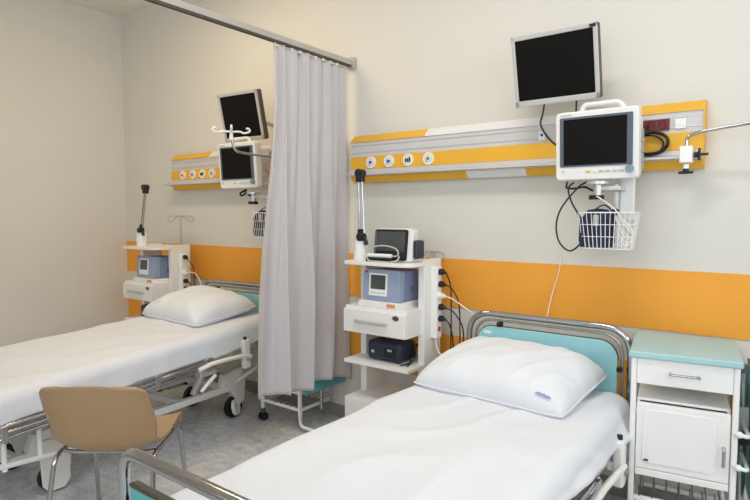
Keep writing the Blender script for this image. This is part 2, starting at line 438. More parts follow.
# ------------------------------------------------------------------ monitor mounts with basket
def monitor_mount(label, ox, oy, dx=0.):
    """white post hung from the rail, swivel under the monitor, wire basket at the bottom"""
    t = thing('monitor_mount', label, 'monitor mount', (ox, oy, 1.29), 0, 'monitor mounts')
    ry = -oy - .145                            # rail face
    MB().box(.075, .135, .118, .148, .13, .40, .004).build('post', 'lacq', t)
    MB().box(.06, .15, .1482, ry, .33, .45, .006).build('rail_clamp', 'lacq', t)
    MB().box(.055, .0748, .07, .148, .15, .30, .003).build('bracket', 'alu', t)
    MB().cyl((dx, .02, .295), (dx, .02, .308), .05, 20).build('swivel_plate', 'alu', t)
    MB().cyl((dx, .02, .245), (dx, .02, .2948), .02, 16).build('swivel_post', 'alu', t)
    MB().box(dx, .1, .01, .1178, .265, .285, .003).build('arm', 'alu', t)
    MB().cyl((dx - .005, .02, .225), (dx - .005, .02, .2448), .034, 18).build('clamp_knob', 'black', t)
    MB().cyl((.07, .068, .165), (.07, .045, .165), .018, 16).build('side_knob', 'black', t)
    # wire basket
    m = MB(); x0, x1, y0, y1, h = -.075, .175, -.035, .085, .165
    for z, k, r in ((0, .82, .002), (.055, .88, .0015), (.11, .94, .0015), (h, 1, .003)):
        cx, cy = (x0 + x1) / 2, (y0 + y1) / 2
        hx, hy = (x1 - x0) / 2 * k, (y1 - y0) / 2 * k
        m.tube([(cx + p[0], cy + p[1], z) for p in rrect(-hx, hx, -hy, hy, .025, 5)], r, 6, closed=True)
    for k in range(11):
        f = k / 10; x = x0 + .02 + (x1 - x0 - .04) * f; cx = (x0 + x1) / 2; xb = cx + (x - cx) * .82
        cy = (y0 + y1) / 2; hy = (y1 - y0) / 2
        m.tube([(x, cy - hy, h), (xb, cy - hy * .82, 0), (xb, cy + hy * .82, 0), (x, cy + hy, h)], .0014, 5)
    for k in range(5):
        f = k / 4; y = y0 + .02 + (y1 - y0 - .04) * f; cy = (y0 + y1) / 2; yb = cy + (y - cy) * .82
        cx = (x0 + x1) / 2; hx = (x1 - x0) / 2
        m.tube([(cx - hx, y, h), (cx - hx * .82, yb, 0)], .0014, 5); m.tube([(cx + hx, y, h), (cx + hx * .82, yb, 0)], .0014, 5)
    m.build('wire_basket', 'lacq', t)
    return t
monitor_mount('white post and wire basket under the patient monitor over the near bed', -.735, -.315)
monitor_mount('white post and wire basket under the patient monitor left of the curtain', -2.93, -.38, -.10)

def cuff(label, ox, oy, oz, s=1.):
    """rolled pressure cuff: upright folded layers of fabric"""
    t = thing('pressure_cuff', label, 'pressure cuff', (ox, oy, oz), 0, 'navy pressure cuffs')
    m = MB()
    for k, (y, zt) in enumerate(((-.028, .165), (-.006, .18), (.016, .17))):
        pr = [(-.065, 0), (.06, 0), (.068, .03), (.066, zt * .8), (.045, zt * .97), (0, zt), (-.045, zt * .96), (-.072, zt * .75), (-.074, .03)]
        m.prism([(p[0] * s + .003 * k, p[1]) for p in pr], y - .009, y + .009, 'y', .005)
    m.build('folded_fabric', 'navy', t)
    MB().tube([(-.02, -.041, .06), (-.03, -.043, .12), (-.01, -.038, .165), (.03, -.02, .195), (.06, .0, .17), (.085, -.01, .1)], .0035, 6, smooth=5).build('air_hose', 'black', t)
    MB().box(-.01, .016, -.0405, -.0372, .10, .15, .001).build('fabric_label', 'gcable', t)
    return t
cuff('folded navy pressure cuff in the basket above the near bed', -.735, -.29, 1.294)
cuff('folded navy pressure cuff in the basket beside the left edge of the curtain', -2.93, -.355, 1.294)
m = MB()
for k in range(6):
    a = .6 * k
    m.tube([V((-.615 + .032 * math.cos(i * PI / 5 + a) + .006 * math.sin(k * 3), -.29 + .018 * math.sin(i * PI / 5 + a * 1.3), 1.35 + .05 * math.sin(i * PI / 5 + a * .5) + .01 * k)) for i in range(10)], .0032, 6, closed=True, smooth=4)
m.tube([(-.62, -.3, 1.41), (-.65, -.33, 1.47), (-.70, -.335, 1.51), (-.73, -.33, 1.53)], .003, 6, smooth=5)
tag(at(m.build('tubing_bundle', 'tubing'), (-.615, -.29, 1.30)), 'coil of clear plastic tubing in the right half of the wire basket', 'tubing')

# cables around the right monitor
def cable(name, pts, r, m, label, cat='cable', group=None, n=8, k=8):
    o = MB().tube(pts, r, n, smooth=k).build(name, m, ang=180)
    at(o, pts[0]); return tag(o, label, cat, group)
cable('monitor_cable', [(-.87, -.22, 1.60), (-.885, -.25, 1.57), (-.85, -.30, 1.50), (-.79, -.31, 1.40), (-.785, -.315, 1.34), (-.82, -.315, 1.29), (-.86, -.315, 1.275), (-.905, -.315, 1.32), (-.918, -.315, 1.40), (-.895, -.31, 1.48), (-.83, -.29, 1.57), (-.80, -.25, 1.60)], .0042, 'cable', 'black cable hanging in a long teardrop loop under the near monitor')
m = MB()
m.tube([(-.90, -.22, 1.603), (-.89, -.26, 1.575), (-.85, -.27, 1.57), (-.80, -.27, 1.575), (-.75, -.30, 1.555), (-.70, -.28, 1.56)], .005, 8, smooth=6)
tag(at(m.build('sensor_lead', 'cable', ang=180), (-.9, -.22, 1.6)), 'short black lead bunched right under the near patient monitor', 'cable')
cable('video_cable', [(-1.02, -.22, 2.01), (-1.03, -.22, 1.95), (-1.035, -.23, 1.89), (-.99, -.235, 1.82), (-.93, -.24, 1.77), (-.87, -.22, 1.745)], .005, 'cable', 'black cable curving from the near wall screen down behind the monitor, the left one', group='leads below the near wall screen')
cable('power_cable', [(-.865, -.22, 2.005), (-.872, -.2, 1.96), (-.876, -.19, 1.90), (-.875, -.185, 1.84)], .0042, 'cable', 'short black cable dropping straight from the near wall screen, the right one', group='leads below the near wall screen')
m = MB()
for k in range(5):
    R = .064 - .005 * (k % 3); a = .35 * k
    m.tube([V((-.56 + .008 * math.sin(k * 2.2) + R * 1.25 * math.cos(i * PI / 8 + a), -.092 - .007 * k, 1.775 + .006 * math.cos(k * 1.7) + R * .85 * math.sin(i * PI / 8 + a))) for i in range(16)], .0042, 7, closed=True, smooth=3)
m.tube([(-.585, -.102, 1.82), (-.58, -.11, 1.84), (-.574, -.095, 1.858), (-.572, -.0835, 1.864)], .0042, 7, smooth=5)
tag(at(m.build('cable_coil', 'cable', ang=180), (-.56, -.09, 1.70)), 'coiled black cable hanging under the red sockets', 'cable')
cable('call_cord', [(-.995, -.003, 1.235), (-.998, -.012, 1.17), (-1.01, -.016, 1.10), (-1.03, -.02, 1.03), (-1.04, -.03, .97), (-1.045, -.06, .90), (-1.05, -.09, .84)], .0028, 'wcable', 'thin white cord running down the orange wall band behind the near bed')
cable('red_lead', [(-2.93, -.33, 1.76), (-2.90, -.34, 1.73), (-2.87, -.34, 1.68), (-2.865, -.32, 1.62)], .003, 'ocable', 'thin red lead at the side of the patient monitor left of the curtain')
m = MB(); m.tube([(-3.14, -.33, 1.62), (-3.13, -.39, 1.595), (-3.10, -.41, 1.575), (-3.06, -.405, 1.59), (-3.09, -.38, 1.60), (-3.05, -.36, 1.565)], .007, 8, smooth=6)
tag(at(m.build('sensor_lead', 'cable', ang=180), (-3.14, -.33, 1.62)), 'short black lead bunched under the patient monitor left of the curtain', 'cable')

# ------------------------------------------------------------------ infusion arms on the rail
def rail_clamp(t):
    MB().box(-.026, .026, -.028, .019, -.03, .045, .006).build('clamp_block', 'lacq', t)
    MB().cyl((0, -.006, -.0352), (0, -.006, -.055), .012, 14).build('clamp_screw', 'lacq', t)
    k = MB().cyl((0, -.006, -.0552), (0, -.006, -.068), .013, 14); k.box(-.03, .03, -.012, 0, -.078, -.066, .004); k.build('clamp_handle', 'black', t)
    k = MB().cyl((.0302, -.006, .005), (.045, -.006, .005), .013, 14); k.box(.045, .056, -.012, 0, -.022, .034, .004); k.cyl((.056, -.006, .005), (.085, -.006, .005), .006, 10); k.build('side_handle', 'black', t)
t = thing('infusion_arm', 'bent steel infusion arm clamped at the right end of the near panel rail', 'infusion arm', (-.398, -.145, 1.705), 0, 'infusion arms')
rail_clamp(t)
MB().tube(bend([(0, -.006, .0452), (0, -.006, .085), (.05, -.02, .102), (.3, -.05, .125), (.62, -.09, .14)], .05, 8), .0075, 10).build('steel_rod', 'chrome', t)
t = thing('infusion_arm', 'steel infusion arm with white cross-shaped hook, reaching out left of the curtain', 'infusion arm', (-2.62, -.145, 1.705), 0, 'infusion arms')
rail_clamp(t)
MB().tube(bend([(0, -.006, .0452), (0, -.01, .085), (-.02, -.07, .10), (-.12, -.48, .115), (-.150, -.585, .125), (-.155, -.605, .20)], .05, 8), .0085, 10).build('steel_rod', 'chrome', t)
hk = MB()
c0 = V((-.156, -.606, .0))
hk.cyl(c0 + V((0, 0, .195)), c0 + V((0, 0, .235)), .014, 14, .010).cyl(c0 + V((0, 0, .235)), c0 + V((0, 0, .285)), .008, 12, .005)
for a in (52, 232, 142, 322):
    d = V((math.cos(math.radians(a)), math.sin(math.radians(a)), 0))
    L = .105
    hk.tube([c0 + V((0, 0, .243)), c0 + d * .05 + V((0, 0, .245)), c0 + d * (L - .03) + V((0, 0, .237)), c0 + d * L + V((0, 0, .245)), c0 + d * (L + .006) + V((0, 0, .256)), c0 + d * (L - .004) + V((0, 0, .266)), c0 + d * (L - .016) + V((0, 0, .264))], .006, 8, smooth=5)
hk.build('cross_hook', 'lacq', t)

# ------------------------------------------------------------------ equipment trolleys
def trolley(label, X0, Y0, zd0, zd1, zlow, iv, pole):
    """laminate trolley: two side panels, cantilevered shelves, a drawer box and a base box. local x 0..0.455, front at y=0"""
    t = thing('equipment_trolley', label, 'trolley', (X0, Y0, 0), 0, 'equipment trolleys')
    W, D = .455, .37
    for nm, a, b in (('side_panel', 0, .042), ('side_panel', W - .042, W)):
        MB().box(a, b, .165, .345, .095, 1.19, .003).build(nm, 'laminate', t)
    def shelf(z0, z1, nm='shelf', cham=.0):
        pl = [(0, .1648), (0, .012), (.012, 0), (W - .04 - cham, 0), (W, .04 + cham), (W, .1648), (W - .0425, .1648), (W - .0425, D), (.0425, D), (.0425, .1648)] if cham else \
             [(0, .1648), (0, .004), (.004, 0), (W - .004, 0), (W, .004), (W, .1648), (W - .0425, .1648), (W - .0425, D), (.0425, D), (.0425, .1648)]
        MB().prism(pl, z0, z1, 'z', .002).build(nm, 'laminate', t)
    shelf(1.157, 1.178, cham=.012)
    shelf(zlow - .02, zlow)
    # drawer box
    MB().box(.004, W - .02, .016, .1648, zd0, zd1, .003).box(.044, W - .044, .160, .34, zd0, zd1, .003).build('drawer_box', 'laminate', t)
    d = MB().box(.004, W - .02, -.004, .0157, zd0 + .002, zd1 - .018, .003).build('drawer', 'laminate', t)
    h = MB()
    zc = (zd0 + zd1) / 2 - .006
    h.box(.10, .32, -.026, -.016, zc - .010, zc + .012, .004).box(.105, .118, -.0165, -.0043, zc - .006, zc + .008, .002).box(.302, .315, -.0165, -.0043, zc - .006, zc + .008, .002)
    h.build('drawer_handle', 'bezel', d)
    k = MB().sph((.375, -.0055, zc + .042), .022, (1, .18, .62)); k.build('lock_plate', 'trimdk', d)
    # base box
    MB().box(.004, W - .004, .004, .1645, .095, .375, .003).box(.0425, W - .0425, .1640, D, .095, .375, .003).build('base_box', 'laminate', t)
    for x in (.04, W - .04):
        for y in (.05, .30):
            c = MB().cyl((x - .012, y, .035), (x + .012, y, .035), .0345, 20).build('caster', 'rubber', t)
            MB().box(x - .018, x + .018, y - .022, y + .022, .062, .0948, .004).build('caster_fork', 'grey', c)
    # pole with loop hooks at the rear right corner
    px, py = pole, .385
    MB().cyl((px, py, .45), (px, py, iv), .007, 12).build('hook_pole', 'steel', t)
    MB().box(px - .014, px + .014, .3702, .392, .58, .60, .003).box(px - .014, px + .014, .3702, .392, 1.158, 1.176, .003).build('pole_bracket', 'black', t)
    m = MB()
    w = .17 if iv > 1.3 else .06
    for s in (-1, 1):
        m.tube([(px, py, iv - .004), (px + s * w * .35, py, iv - .008), (px + s * w * .6, py, iv - .035), (px + s * w * .95, py, iv - .05), (px + s * w * 1.1, py, iv - .03), (px + s * w * 1.0, py, iv - .006), (px + s * w * .5, py, iv + .0), (px, py, iv)], .003, 6, smooth=6)
    m.build('loop_hook', 'steel', t)
    return t
TR = (-2.10, -.5)
TL = (-4.525, -.5)
trolley('white shelf trolley with drawer right of the curtain, beside the near bed', *TR, .765, .918, .60, 1.222, .385)
trolley('white shelf trolley with drawer and tall hook pole by the far left corner', *TL, .74, .886, .57, 1.43, .27)

def holder_cup(label, x, y, z):
    t = thing('holder_cup', label, 'holder', (x, y, z), 0, 'white holders on the trolleys')
    m = MB(); P = []
    for zz, r in ((0, .041), (.112, .041), (.112, .036), (.02, .036)):
        P.append([(r * math.cos(2 * PI * k / 28), r * math.sin(2 * PI * k / 28), zz) for k in range(28)])
    m.grid(P, wrap=True)
    m.build('cup', 'lacq', t)
    MB().cyl((0, 0, .0), (0, 0, .0198), .0358, 24).build('cup_floor', 'white', t)
    return t
holder_cup('white round holder on top of the trolley right of the curtain', -2.05, -.40, 1.1785)
holder_cup('white round holder on top of the trolley in the far left corner', -4.39, -.40, 1.1785)

def folding_arm(label, x, y, z, top, lean):
    """folded hose support arm: two steel rods between black joints"""
    t = thing('support_arm', label, 'support arm', (x, y, z), 0, 'folded support arms')
    H = top - z
    MB().box(-.014, .014, -.014, .014, .0, .16, .005).build('lower_joint', 'black', t)
    k = MB().cyl((.0, -.02, .115), (.045, -.02, .115), .022, 14); k.cyl((.045, -.02, .115), (.062, -.02, .07), .012, 10); k.cyl((.03, -.02, .118), (.03, -.05, .10), .011, 10); k.build('clamp_knob', 'black', t)
    MB().cyl((-.004, 0, .155), (lean - .013, 0, H - .055), .0055, 10).build('steel_rod', 'chrome', t)
    MB().cyl((.038, -.012, .13), (lean + .014, -.004, H - .055), .0055, 10).build('steel_rod', 'chrome', t)
    m = MB(); m.box(lean - .026, lean + .026, -.018, .018, H - .075, H - .012, .008); m.cyl((lean, -.024, H - .024), (lean, .024, H - .024), .025, 20); m.build('upper_joint', 'black', t)
    return t
folding_arm('folded support arm with black joints in the holder right of the curtain', -2.05, -.40, 1.199, 1.71, .0)
folding_arm('folded support arm with black joints in the far left corner trolley holder', -4.39, -.40, 1.199, 1.69, .075)

def ventilator(label, x, y, z):
    """blue-grey bedside device with framed screen on a white foot"""
    t = thing('breathing_device', label, 'medical device', (x, y, z), 0, 'blue breathing devices')
    w, h, d = .25, .18, .24
    f = MB()
    f.prism([(-w / 2 - .022, 0), (w / 2, 0), (w / 2, .03), (w / 2 - .01, .036), (-w / 2 - .012, .036), (-w / 2 - .022, .028)], 0, d, 'y', .004).build('foot', 'lacq', t)
    MB().box(w / 2 - .068, w / 2 - .012, -.004, -.0003, .008, .029, .002).build('orange_label', 'label', t)
    R = Matrix.Translation((0, .012, .0365)) @ Matrix.Rotation(math.radians(-4), 4, 'X')
    P = rrect(-w / 2, w / 2, 0, h, .018)
    MB().prism(P, 0, .06, 'y', .006).xf(R).build('front_shell', 'device', t)
    MB().box(-w / 2 + .006, w / 2 - .002, .073, d, .037, .037 + h - .008, .014, 3).build('body_shell', 'devside', t)
    MB().prism(rrect(-.078, .048, .030, .158, .004), -.004, -.0003, 'y').xf(R).build('screen_frame', 'lacq', t)
    MB().box(-.066, .037, -.006, -.0042, .068, .148, .001).xf(R).build('screen', 'lcd', t)
    for k in range(4): MB().box(-.062 + k * .026, -.044 + k * .026, -.0055, -.0042, .044, .050, 0).xf(R).build('key', 'bezel', t)
    MB().sph((-.1, -.001, .164), .009, (1.4, .4, .8)).xf(R).build('red_badge', 'redb', t)
    MB().sph((w / 2 - .001, .15, .10), .016, (.2, .7, 1.3)).build('side_port', 'slate', t)
    return t
ventilator('blue-grey breathing device with small framed screen on the near trolley drawer', -1.862, -.475, .9185)
ventilator('blue-grey breathing device with small framed screen on the far corner trolley', -4.255, -.475, .8865)

def suction_box(label, x, y, z):
    t = thing('suction_pump', label, 'medical device', (x, y, z), 0, 'navy suction pumps')
    MB().box(-.125, .11, 0, .17, .004, .115, .022, 4).build('case', 'navyp', t)
    MB().box(.0, .075, -.004, .0003, .03, .085, .004).build('control_panel', 'black', t)
    m = MB(); m.tube(bend([(-.06, .085, .112), (-.06, .085, .128), (.05, .085, .128), (.05, .085, .112)], .015), .008, 8); m.build('handle', 'navyp', t)
    MB().box(-.09, -.07, -.004, .0003, .045, .062, .002).build('rating_plate', 'bezel', t)
    MB().box(.025, .055, -.0060, -.0042, .066, .078, .001).build('display', 'gcable', t)
    for sx in (-.09, .08):
        for sy in (.03, .14): MB().cyl((sx, sy, 0), (sx, sy, .0045), .01, 10).build('foot', 'rubber', t)
    return t
suction_box('navy suction pump on the lower shelf of the near trolley', -1.855, -.43, .6005)
suction_box('navy suction pump on the lower shelf of the far corner trolley', -4.27, -.43, .5705)

# portable monitor on the near trolley
t = thing('portable_monitor', 'small black-screened portable monitor on top of the near trolley', 'monitor', (-1.815, -.41, 1.1785))
R = Matrix.Rotation(math.radians(-7), 4, 'X')
MB().prism(rrect(-.135, .13, .003, .19, .02), 0, .055, 'y', .006).xf(R).build('housing', 'monw', t)
MB().prism(rrect(-.13, .098, .008, .183, .014), -.005, -.0003, 'y').xf(R).build('front_glass', 'black', t)
MB().prism(rrect(-.108, .082, .06, .170, .004), -.0075, -.0053, 'y').xf(R).build('screen', 'lcd', t)
MB().box(-.128, -.112, -.0075, -.0053, .05, .17, .002).xf(R).build('side_strip', 'slate', t)
MB().box(.1302, .165, .01, .085, .02, .125, .014, 3).build('battery_pack', 'navyp', t)
t = thing('handheld_probe', 'white probe lying in front of the portable monitor screen', 'probe', (-1.855, -.455, 1.1785))
MB().box(-.105, .07, -.012, .014, .024, .046, .008, 3).build('probe_body', 'lacq', t)
MB().box(-.1, .075, -.018, .024, .0002, .0237, .003).build('probe_rest', 'black', t)
cable('probe_cable', [(-1.785, -.455, 1.215), (-1.75, -.462, 1.215), (-1.735, -.465, 1.235), (-1.76, -.46, 1.258), (-1.82, -.448, 1.268), (-1.88, -.447, 1.268), (-1.93, -.45, 1.255), (-1.95, -.462, 1.22), (-1.93, -.478, 1.185), (-1.86, -.483, 1.182), (-1.78, -.482, 1.182), (-1.735, -.475, 1.195), (-1.725, -.47, 1.22)], .0045, 'gcable', 'grey probe cable looped over the portable monitor on the near trolley')

# power strips and their plugs
def power_strip(label, x, y, z0, z1):
    t = thing('power_strip', label, 'power strip', (x, y, z0), 0, 'power strips on the trolleys')
    h = z1 - z0
    MB().box(0, .042, -.03, .03, 0, h, .006).build('housing', 'lacq', t)
    for k, f in enumerate((.93, .76, .60, .44, .28)):
        MB().ring((.0425, 0, h * f), .019, .002, axis=(1, 0, 0), n=18, m=6).build('socket', 'white', t)
    MB().box(.0422, .046, -.012, .012, h * .1, h * .1 + .026, .002).build('red_switch', 'redb', t)
    return t
XS = -1.6445
power_strip('white power strip mounted on the right side of the near trolley', XS, -.245, .74, 1.15)
power_strip('white power strip mounted on the side of the far corner trolley', -4.0645, -.245, .72, 1.12)
def lead(label, x, y, z, pts, m='cable', group='plugged leads on the near trolley'):
    t = thing('plugged_lead', label, 'power lead', (x, y, z), 0, group)
    k = MB().cyl((.0005, 0, 0), (.024, 0, 0), .0185, 16, .017); k.cyl((.024, 0, 0), (.040, -.0, -.004), .011, 12, .008); k.build('plug', m, t)
    MB().tube([(.038, 0, -.004)] + [V(p) for p in pts], .0038, 7, smooth=7).build('flex', m, t, ang=180)
    return t
SX = XS + .0435
lead('black plug and lead at the top of the near trolley power strip', SX, -.245, .74 + .41 * .93, [(.05, .0, -.02), (.045, .05, -.10), (.035, .075, -.30), (.03, .08, -.55)])
lead('black lead curving from the second socket of the near power strip', SX, -.245, .74 + .41 * .76, [(.07, .01, -.02), (.10, .04, -.10), (.10, .06, -.25), (.09, .07, -.45), (.05, .075, -.52)])
lead('white plug and lead stretching from the near power strip towards the headboard', SX, -.245, .74 + .41 * .60, [(.07, .01, -.012), (.12, .04, -.05), (.19, .08, -.11), (.24, .11, -.17), (.25, .12, -.3)], 'wcable')
lead('black lead bulging out from the fourth socket of the near power strip', SX, -.245, .74 + .41 * .44, [(.09, .0, -.02), (.13, .03, -.10), (.12, .06, -.20), (.07, .07, -.29), (.045, .07, -.36)])
lead('black plug and short lead in the lowest socket of the near power strip', SX, -.245, .74 + .41 * .28, [(.06, .01, -.03), (.06, .05, -.12), (.05, .07, -.26), (.03, .08, -.34)])
cable('white_flex', [(SX - .02, -.245, .7395), (SX - .02, -.245, .70), (SX + .005, -.25, .655), (SX + .04, -.245, .63), (SX + .05, -.235, .56), (SX + .04, -.22, .46), (SX + .03, -.2, .36)], .0045, 'wcable', 'white flex hanging from the bottom end of the near power strip')
SL = -4.0645 + .0435
for k, (f, lab, pts) in enumerate(((.93, 'black plug and lead at the top of the far corner power strip', [(.05, 0, -.02), (.05, .05, -.1), (.04, .07, -.35), (.03, .08, -.5)]),
                   (.28, 'black lead looping from the lowest plug of the far corner power strip', [(.08, .0, -.01), (.14, .03, -.06), (.15, .05, -.15), (.1, .06, -.24), (.05, .07, -.28)]),
                   (.44, 'black lead hanging from the middle of the far corner power strip', [(.07, .0, -.02), (.11, .03, -.12), (.09, .05, -.25), (.05, .07, -.34)]))):
    lead(lab, SL, -.245, .72 + .40 * f, pts, 'cable', 'plugged leads on the far corner trolley')
lead('white lead arching from the middle of the far corner power strip', SL, -.245, .72 + .40 * .60, [(.06, 0, .01), (.10, .03, .0), (.13, .05, -.06), (.14, .06, -.14), (.12, .07, -.3)], 'wcable', 'plugged leads on the far corner trolley')
# loose cables on the shelf beside the suction pump
m = MB()
m.tube([(-1.745, -.33, .64), (-1.72, -.36, .606), (-1.70, -.41, .605), (-1.69, -.44, .605)], .004, 7, smooth=6)
m.tube([(-1.73, -.45, .605), (-1.70, -.39, .612), (-1.695, -.35, .64), (-1.72, -.3, .70), (-1.74, -.24, .66)], .004, 7, smooth=6)
m.tube([(-1.735, -.31, .67), (-1.70, -.33, .645), (-1.70, -.27, .625), (-1.72, -.2, .61)], .004, 7, smooth=6)
tag(at(m.build('shelf_cables', 'cable', ang=180), (-1.72, -.36, .601)), 'tangle of black cables beside the navy pump on the near trolley', 'cable')

# ------------------------------------------------------------------ cloth helpers
def fold_noise(x, y, s=0):
    a = noise.noise(V((x * 2.2 + s, y * 2.0, s))) * .6
    b = noise.noise(V(((x + y * .6) * 5.0 + s, (y - x * .4) * 2.0, s + 4))) * .35
    r = 1 - abs(noise.noise(V(((x * .9 - y * .5) * 4.2 + s, (y + x) * 1.4, s + 9)))) * 2
    c = max(0, r - .45) * .9
    return a + b + c

def draped(hw, y0, y1, zt, dl, dr, rad=.06, amp=.008, seed=0, nu=110, nv=150, flare=.02, wav=.012, puff=0.):
    """cloth over a mattress: rounded shoulders, hanging sides, soft wrinkles"""
    P = []
    arc = rad * PI / 2
    Lf = dl - rad; Rt = dr - rad
    for i in range(nv + 1):
        v = i / nv; y = y0 + (y1 - y0) * v
        row = []
        hl = Lf + .02 * math.sin(y * 5 + seed) ; hr = Rt + .02 * math.sin(y * 4.3 + 1 + seed)
        tot = hl + arc + 2 * (hw - rad) + arc + hr
        for j in range(nu + 1):
            s = tot * j / nu
            if s < hl:
                k = 1 - s / hl; x, z, n = -hw - flare * k, zt - rad - hl * k, V((-1, 0, 0)); w = k
            elif s < hl + arc:
                a = (s - hl) / rad; x, z = -hw + rad - rad * math.cos(a), zt - rad + rad * math.sin(a); n = V((-math.cos(a), 0, math.sin(a))); w = 0
            elif s < hl + arc + 2 * (hw - rad):
                x, z, n = -hw + rad + s - hl - arc, zt, V((0, 0, 1)); w = 0
            elif s < hl + 2 * arc + 2 * (hw - rad):
                a = (s - hl - arc - 2 * (hw - rad)) / rad; x, z = hw - rad + rad * math.sin(a), zt - rad + rad * math.cos(a); n = V((math.sin(a), 0, math.cos(a))); w = 0
            else:
                k = (tot - s); k = 1 - k / hr; x, z, n = hw + flare * k, zt - rad - hr * k, V((1, 0, 0)); w = k
            f = fold_noise(s * 1.0, y, seed) * amp + amp * .6
            f += w * wav * math.sin(y * 17 + seed + 2 * math.sin(y * 5)) + w * wav * .4
            p = V((x, y, z)) + n * (f + puff * (1 - (x / hw) ** 2 if abs(x) < hw else 0))
            row.append(p)
        P.append(row)
    return P

def pillow_mesh(w, d, h, seed=0, nu=56, nv=48):
    top, bot = [], []
    for i in range(nv + 1):
        v = -1 + 2 * i / nv; rt, rb = [], []
        for j in range(nu + 1):
            u = -1 + 2 * j / nu
            e = max(0, (1 - abs(u) ** 2.8)) ** .46 * max(0, (1 - abs(v) ** 2.8)) ** .46
            # edges bow inwards, corners reach out
            x = u * w / 2 * (1 - .03 * (1 - abs(v) ** 2) * abs(u) ** 3 - .035 * abs(u * v) ** 6)
            y = v * d / 2 * (1 - .04 * (1 - abs(u) ** 2) * abs(v) ** 3 - .045 * abs(u * v) ** 6)
            wr = fold_noise(x * 1.8 + 3, y * 1.8, seed) * .019 * min(1, e * 2.2)
            rad = math.sin(math.atan2(v, u) * 9 + seed) * .006 * (1 - e) * min(1, e * 5)
            rt.append(V((x, y, h * .74 * e + wr + rad + .035 * h)))
            rb.append(V((x, y, -h * .26 * e ** .8 + .035 * h - .002)))
        top.append(rt); bot.append(rb)
    m = MB(); m.grid(top); m.grid([r[::-1] for r in bot])
    bmesh.ops.remove_doubles(m.bm, verts=m.bm.verts, dist=.004 * .55)
    # stitched rim
    rim = [top[0][j] for j in range(nu)] + [top[i][nu] for i in range(nv)] + [top[nv][j] for j in range(nu, 0, -1)] + [top[i][0] for i in range(nv, 0, -1)]
    m.tube([p - V((0, 0, .001)) for p in rim], .0035, 6, closed=True)
    return m

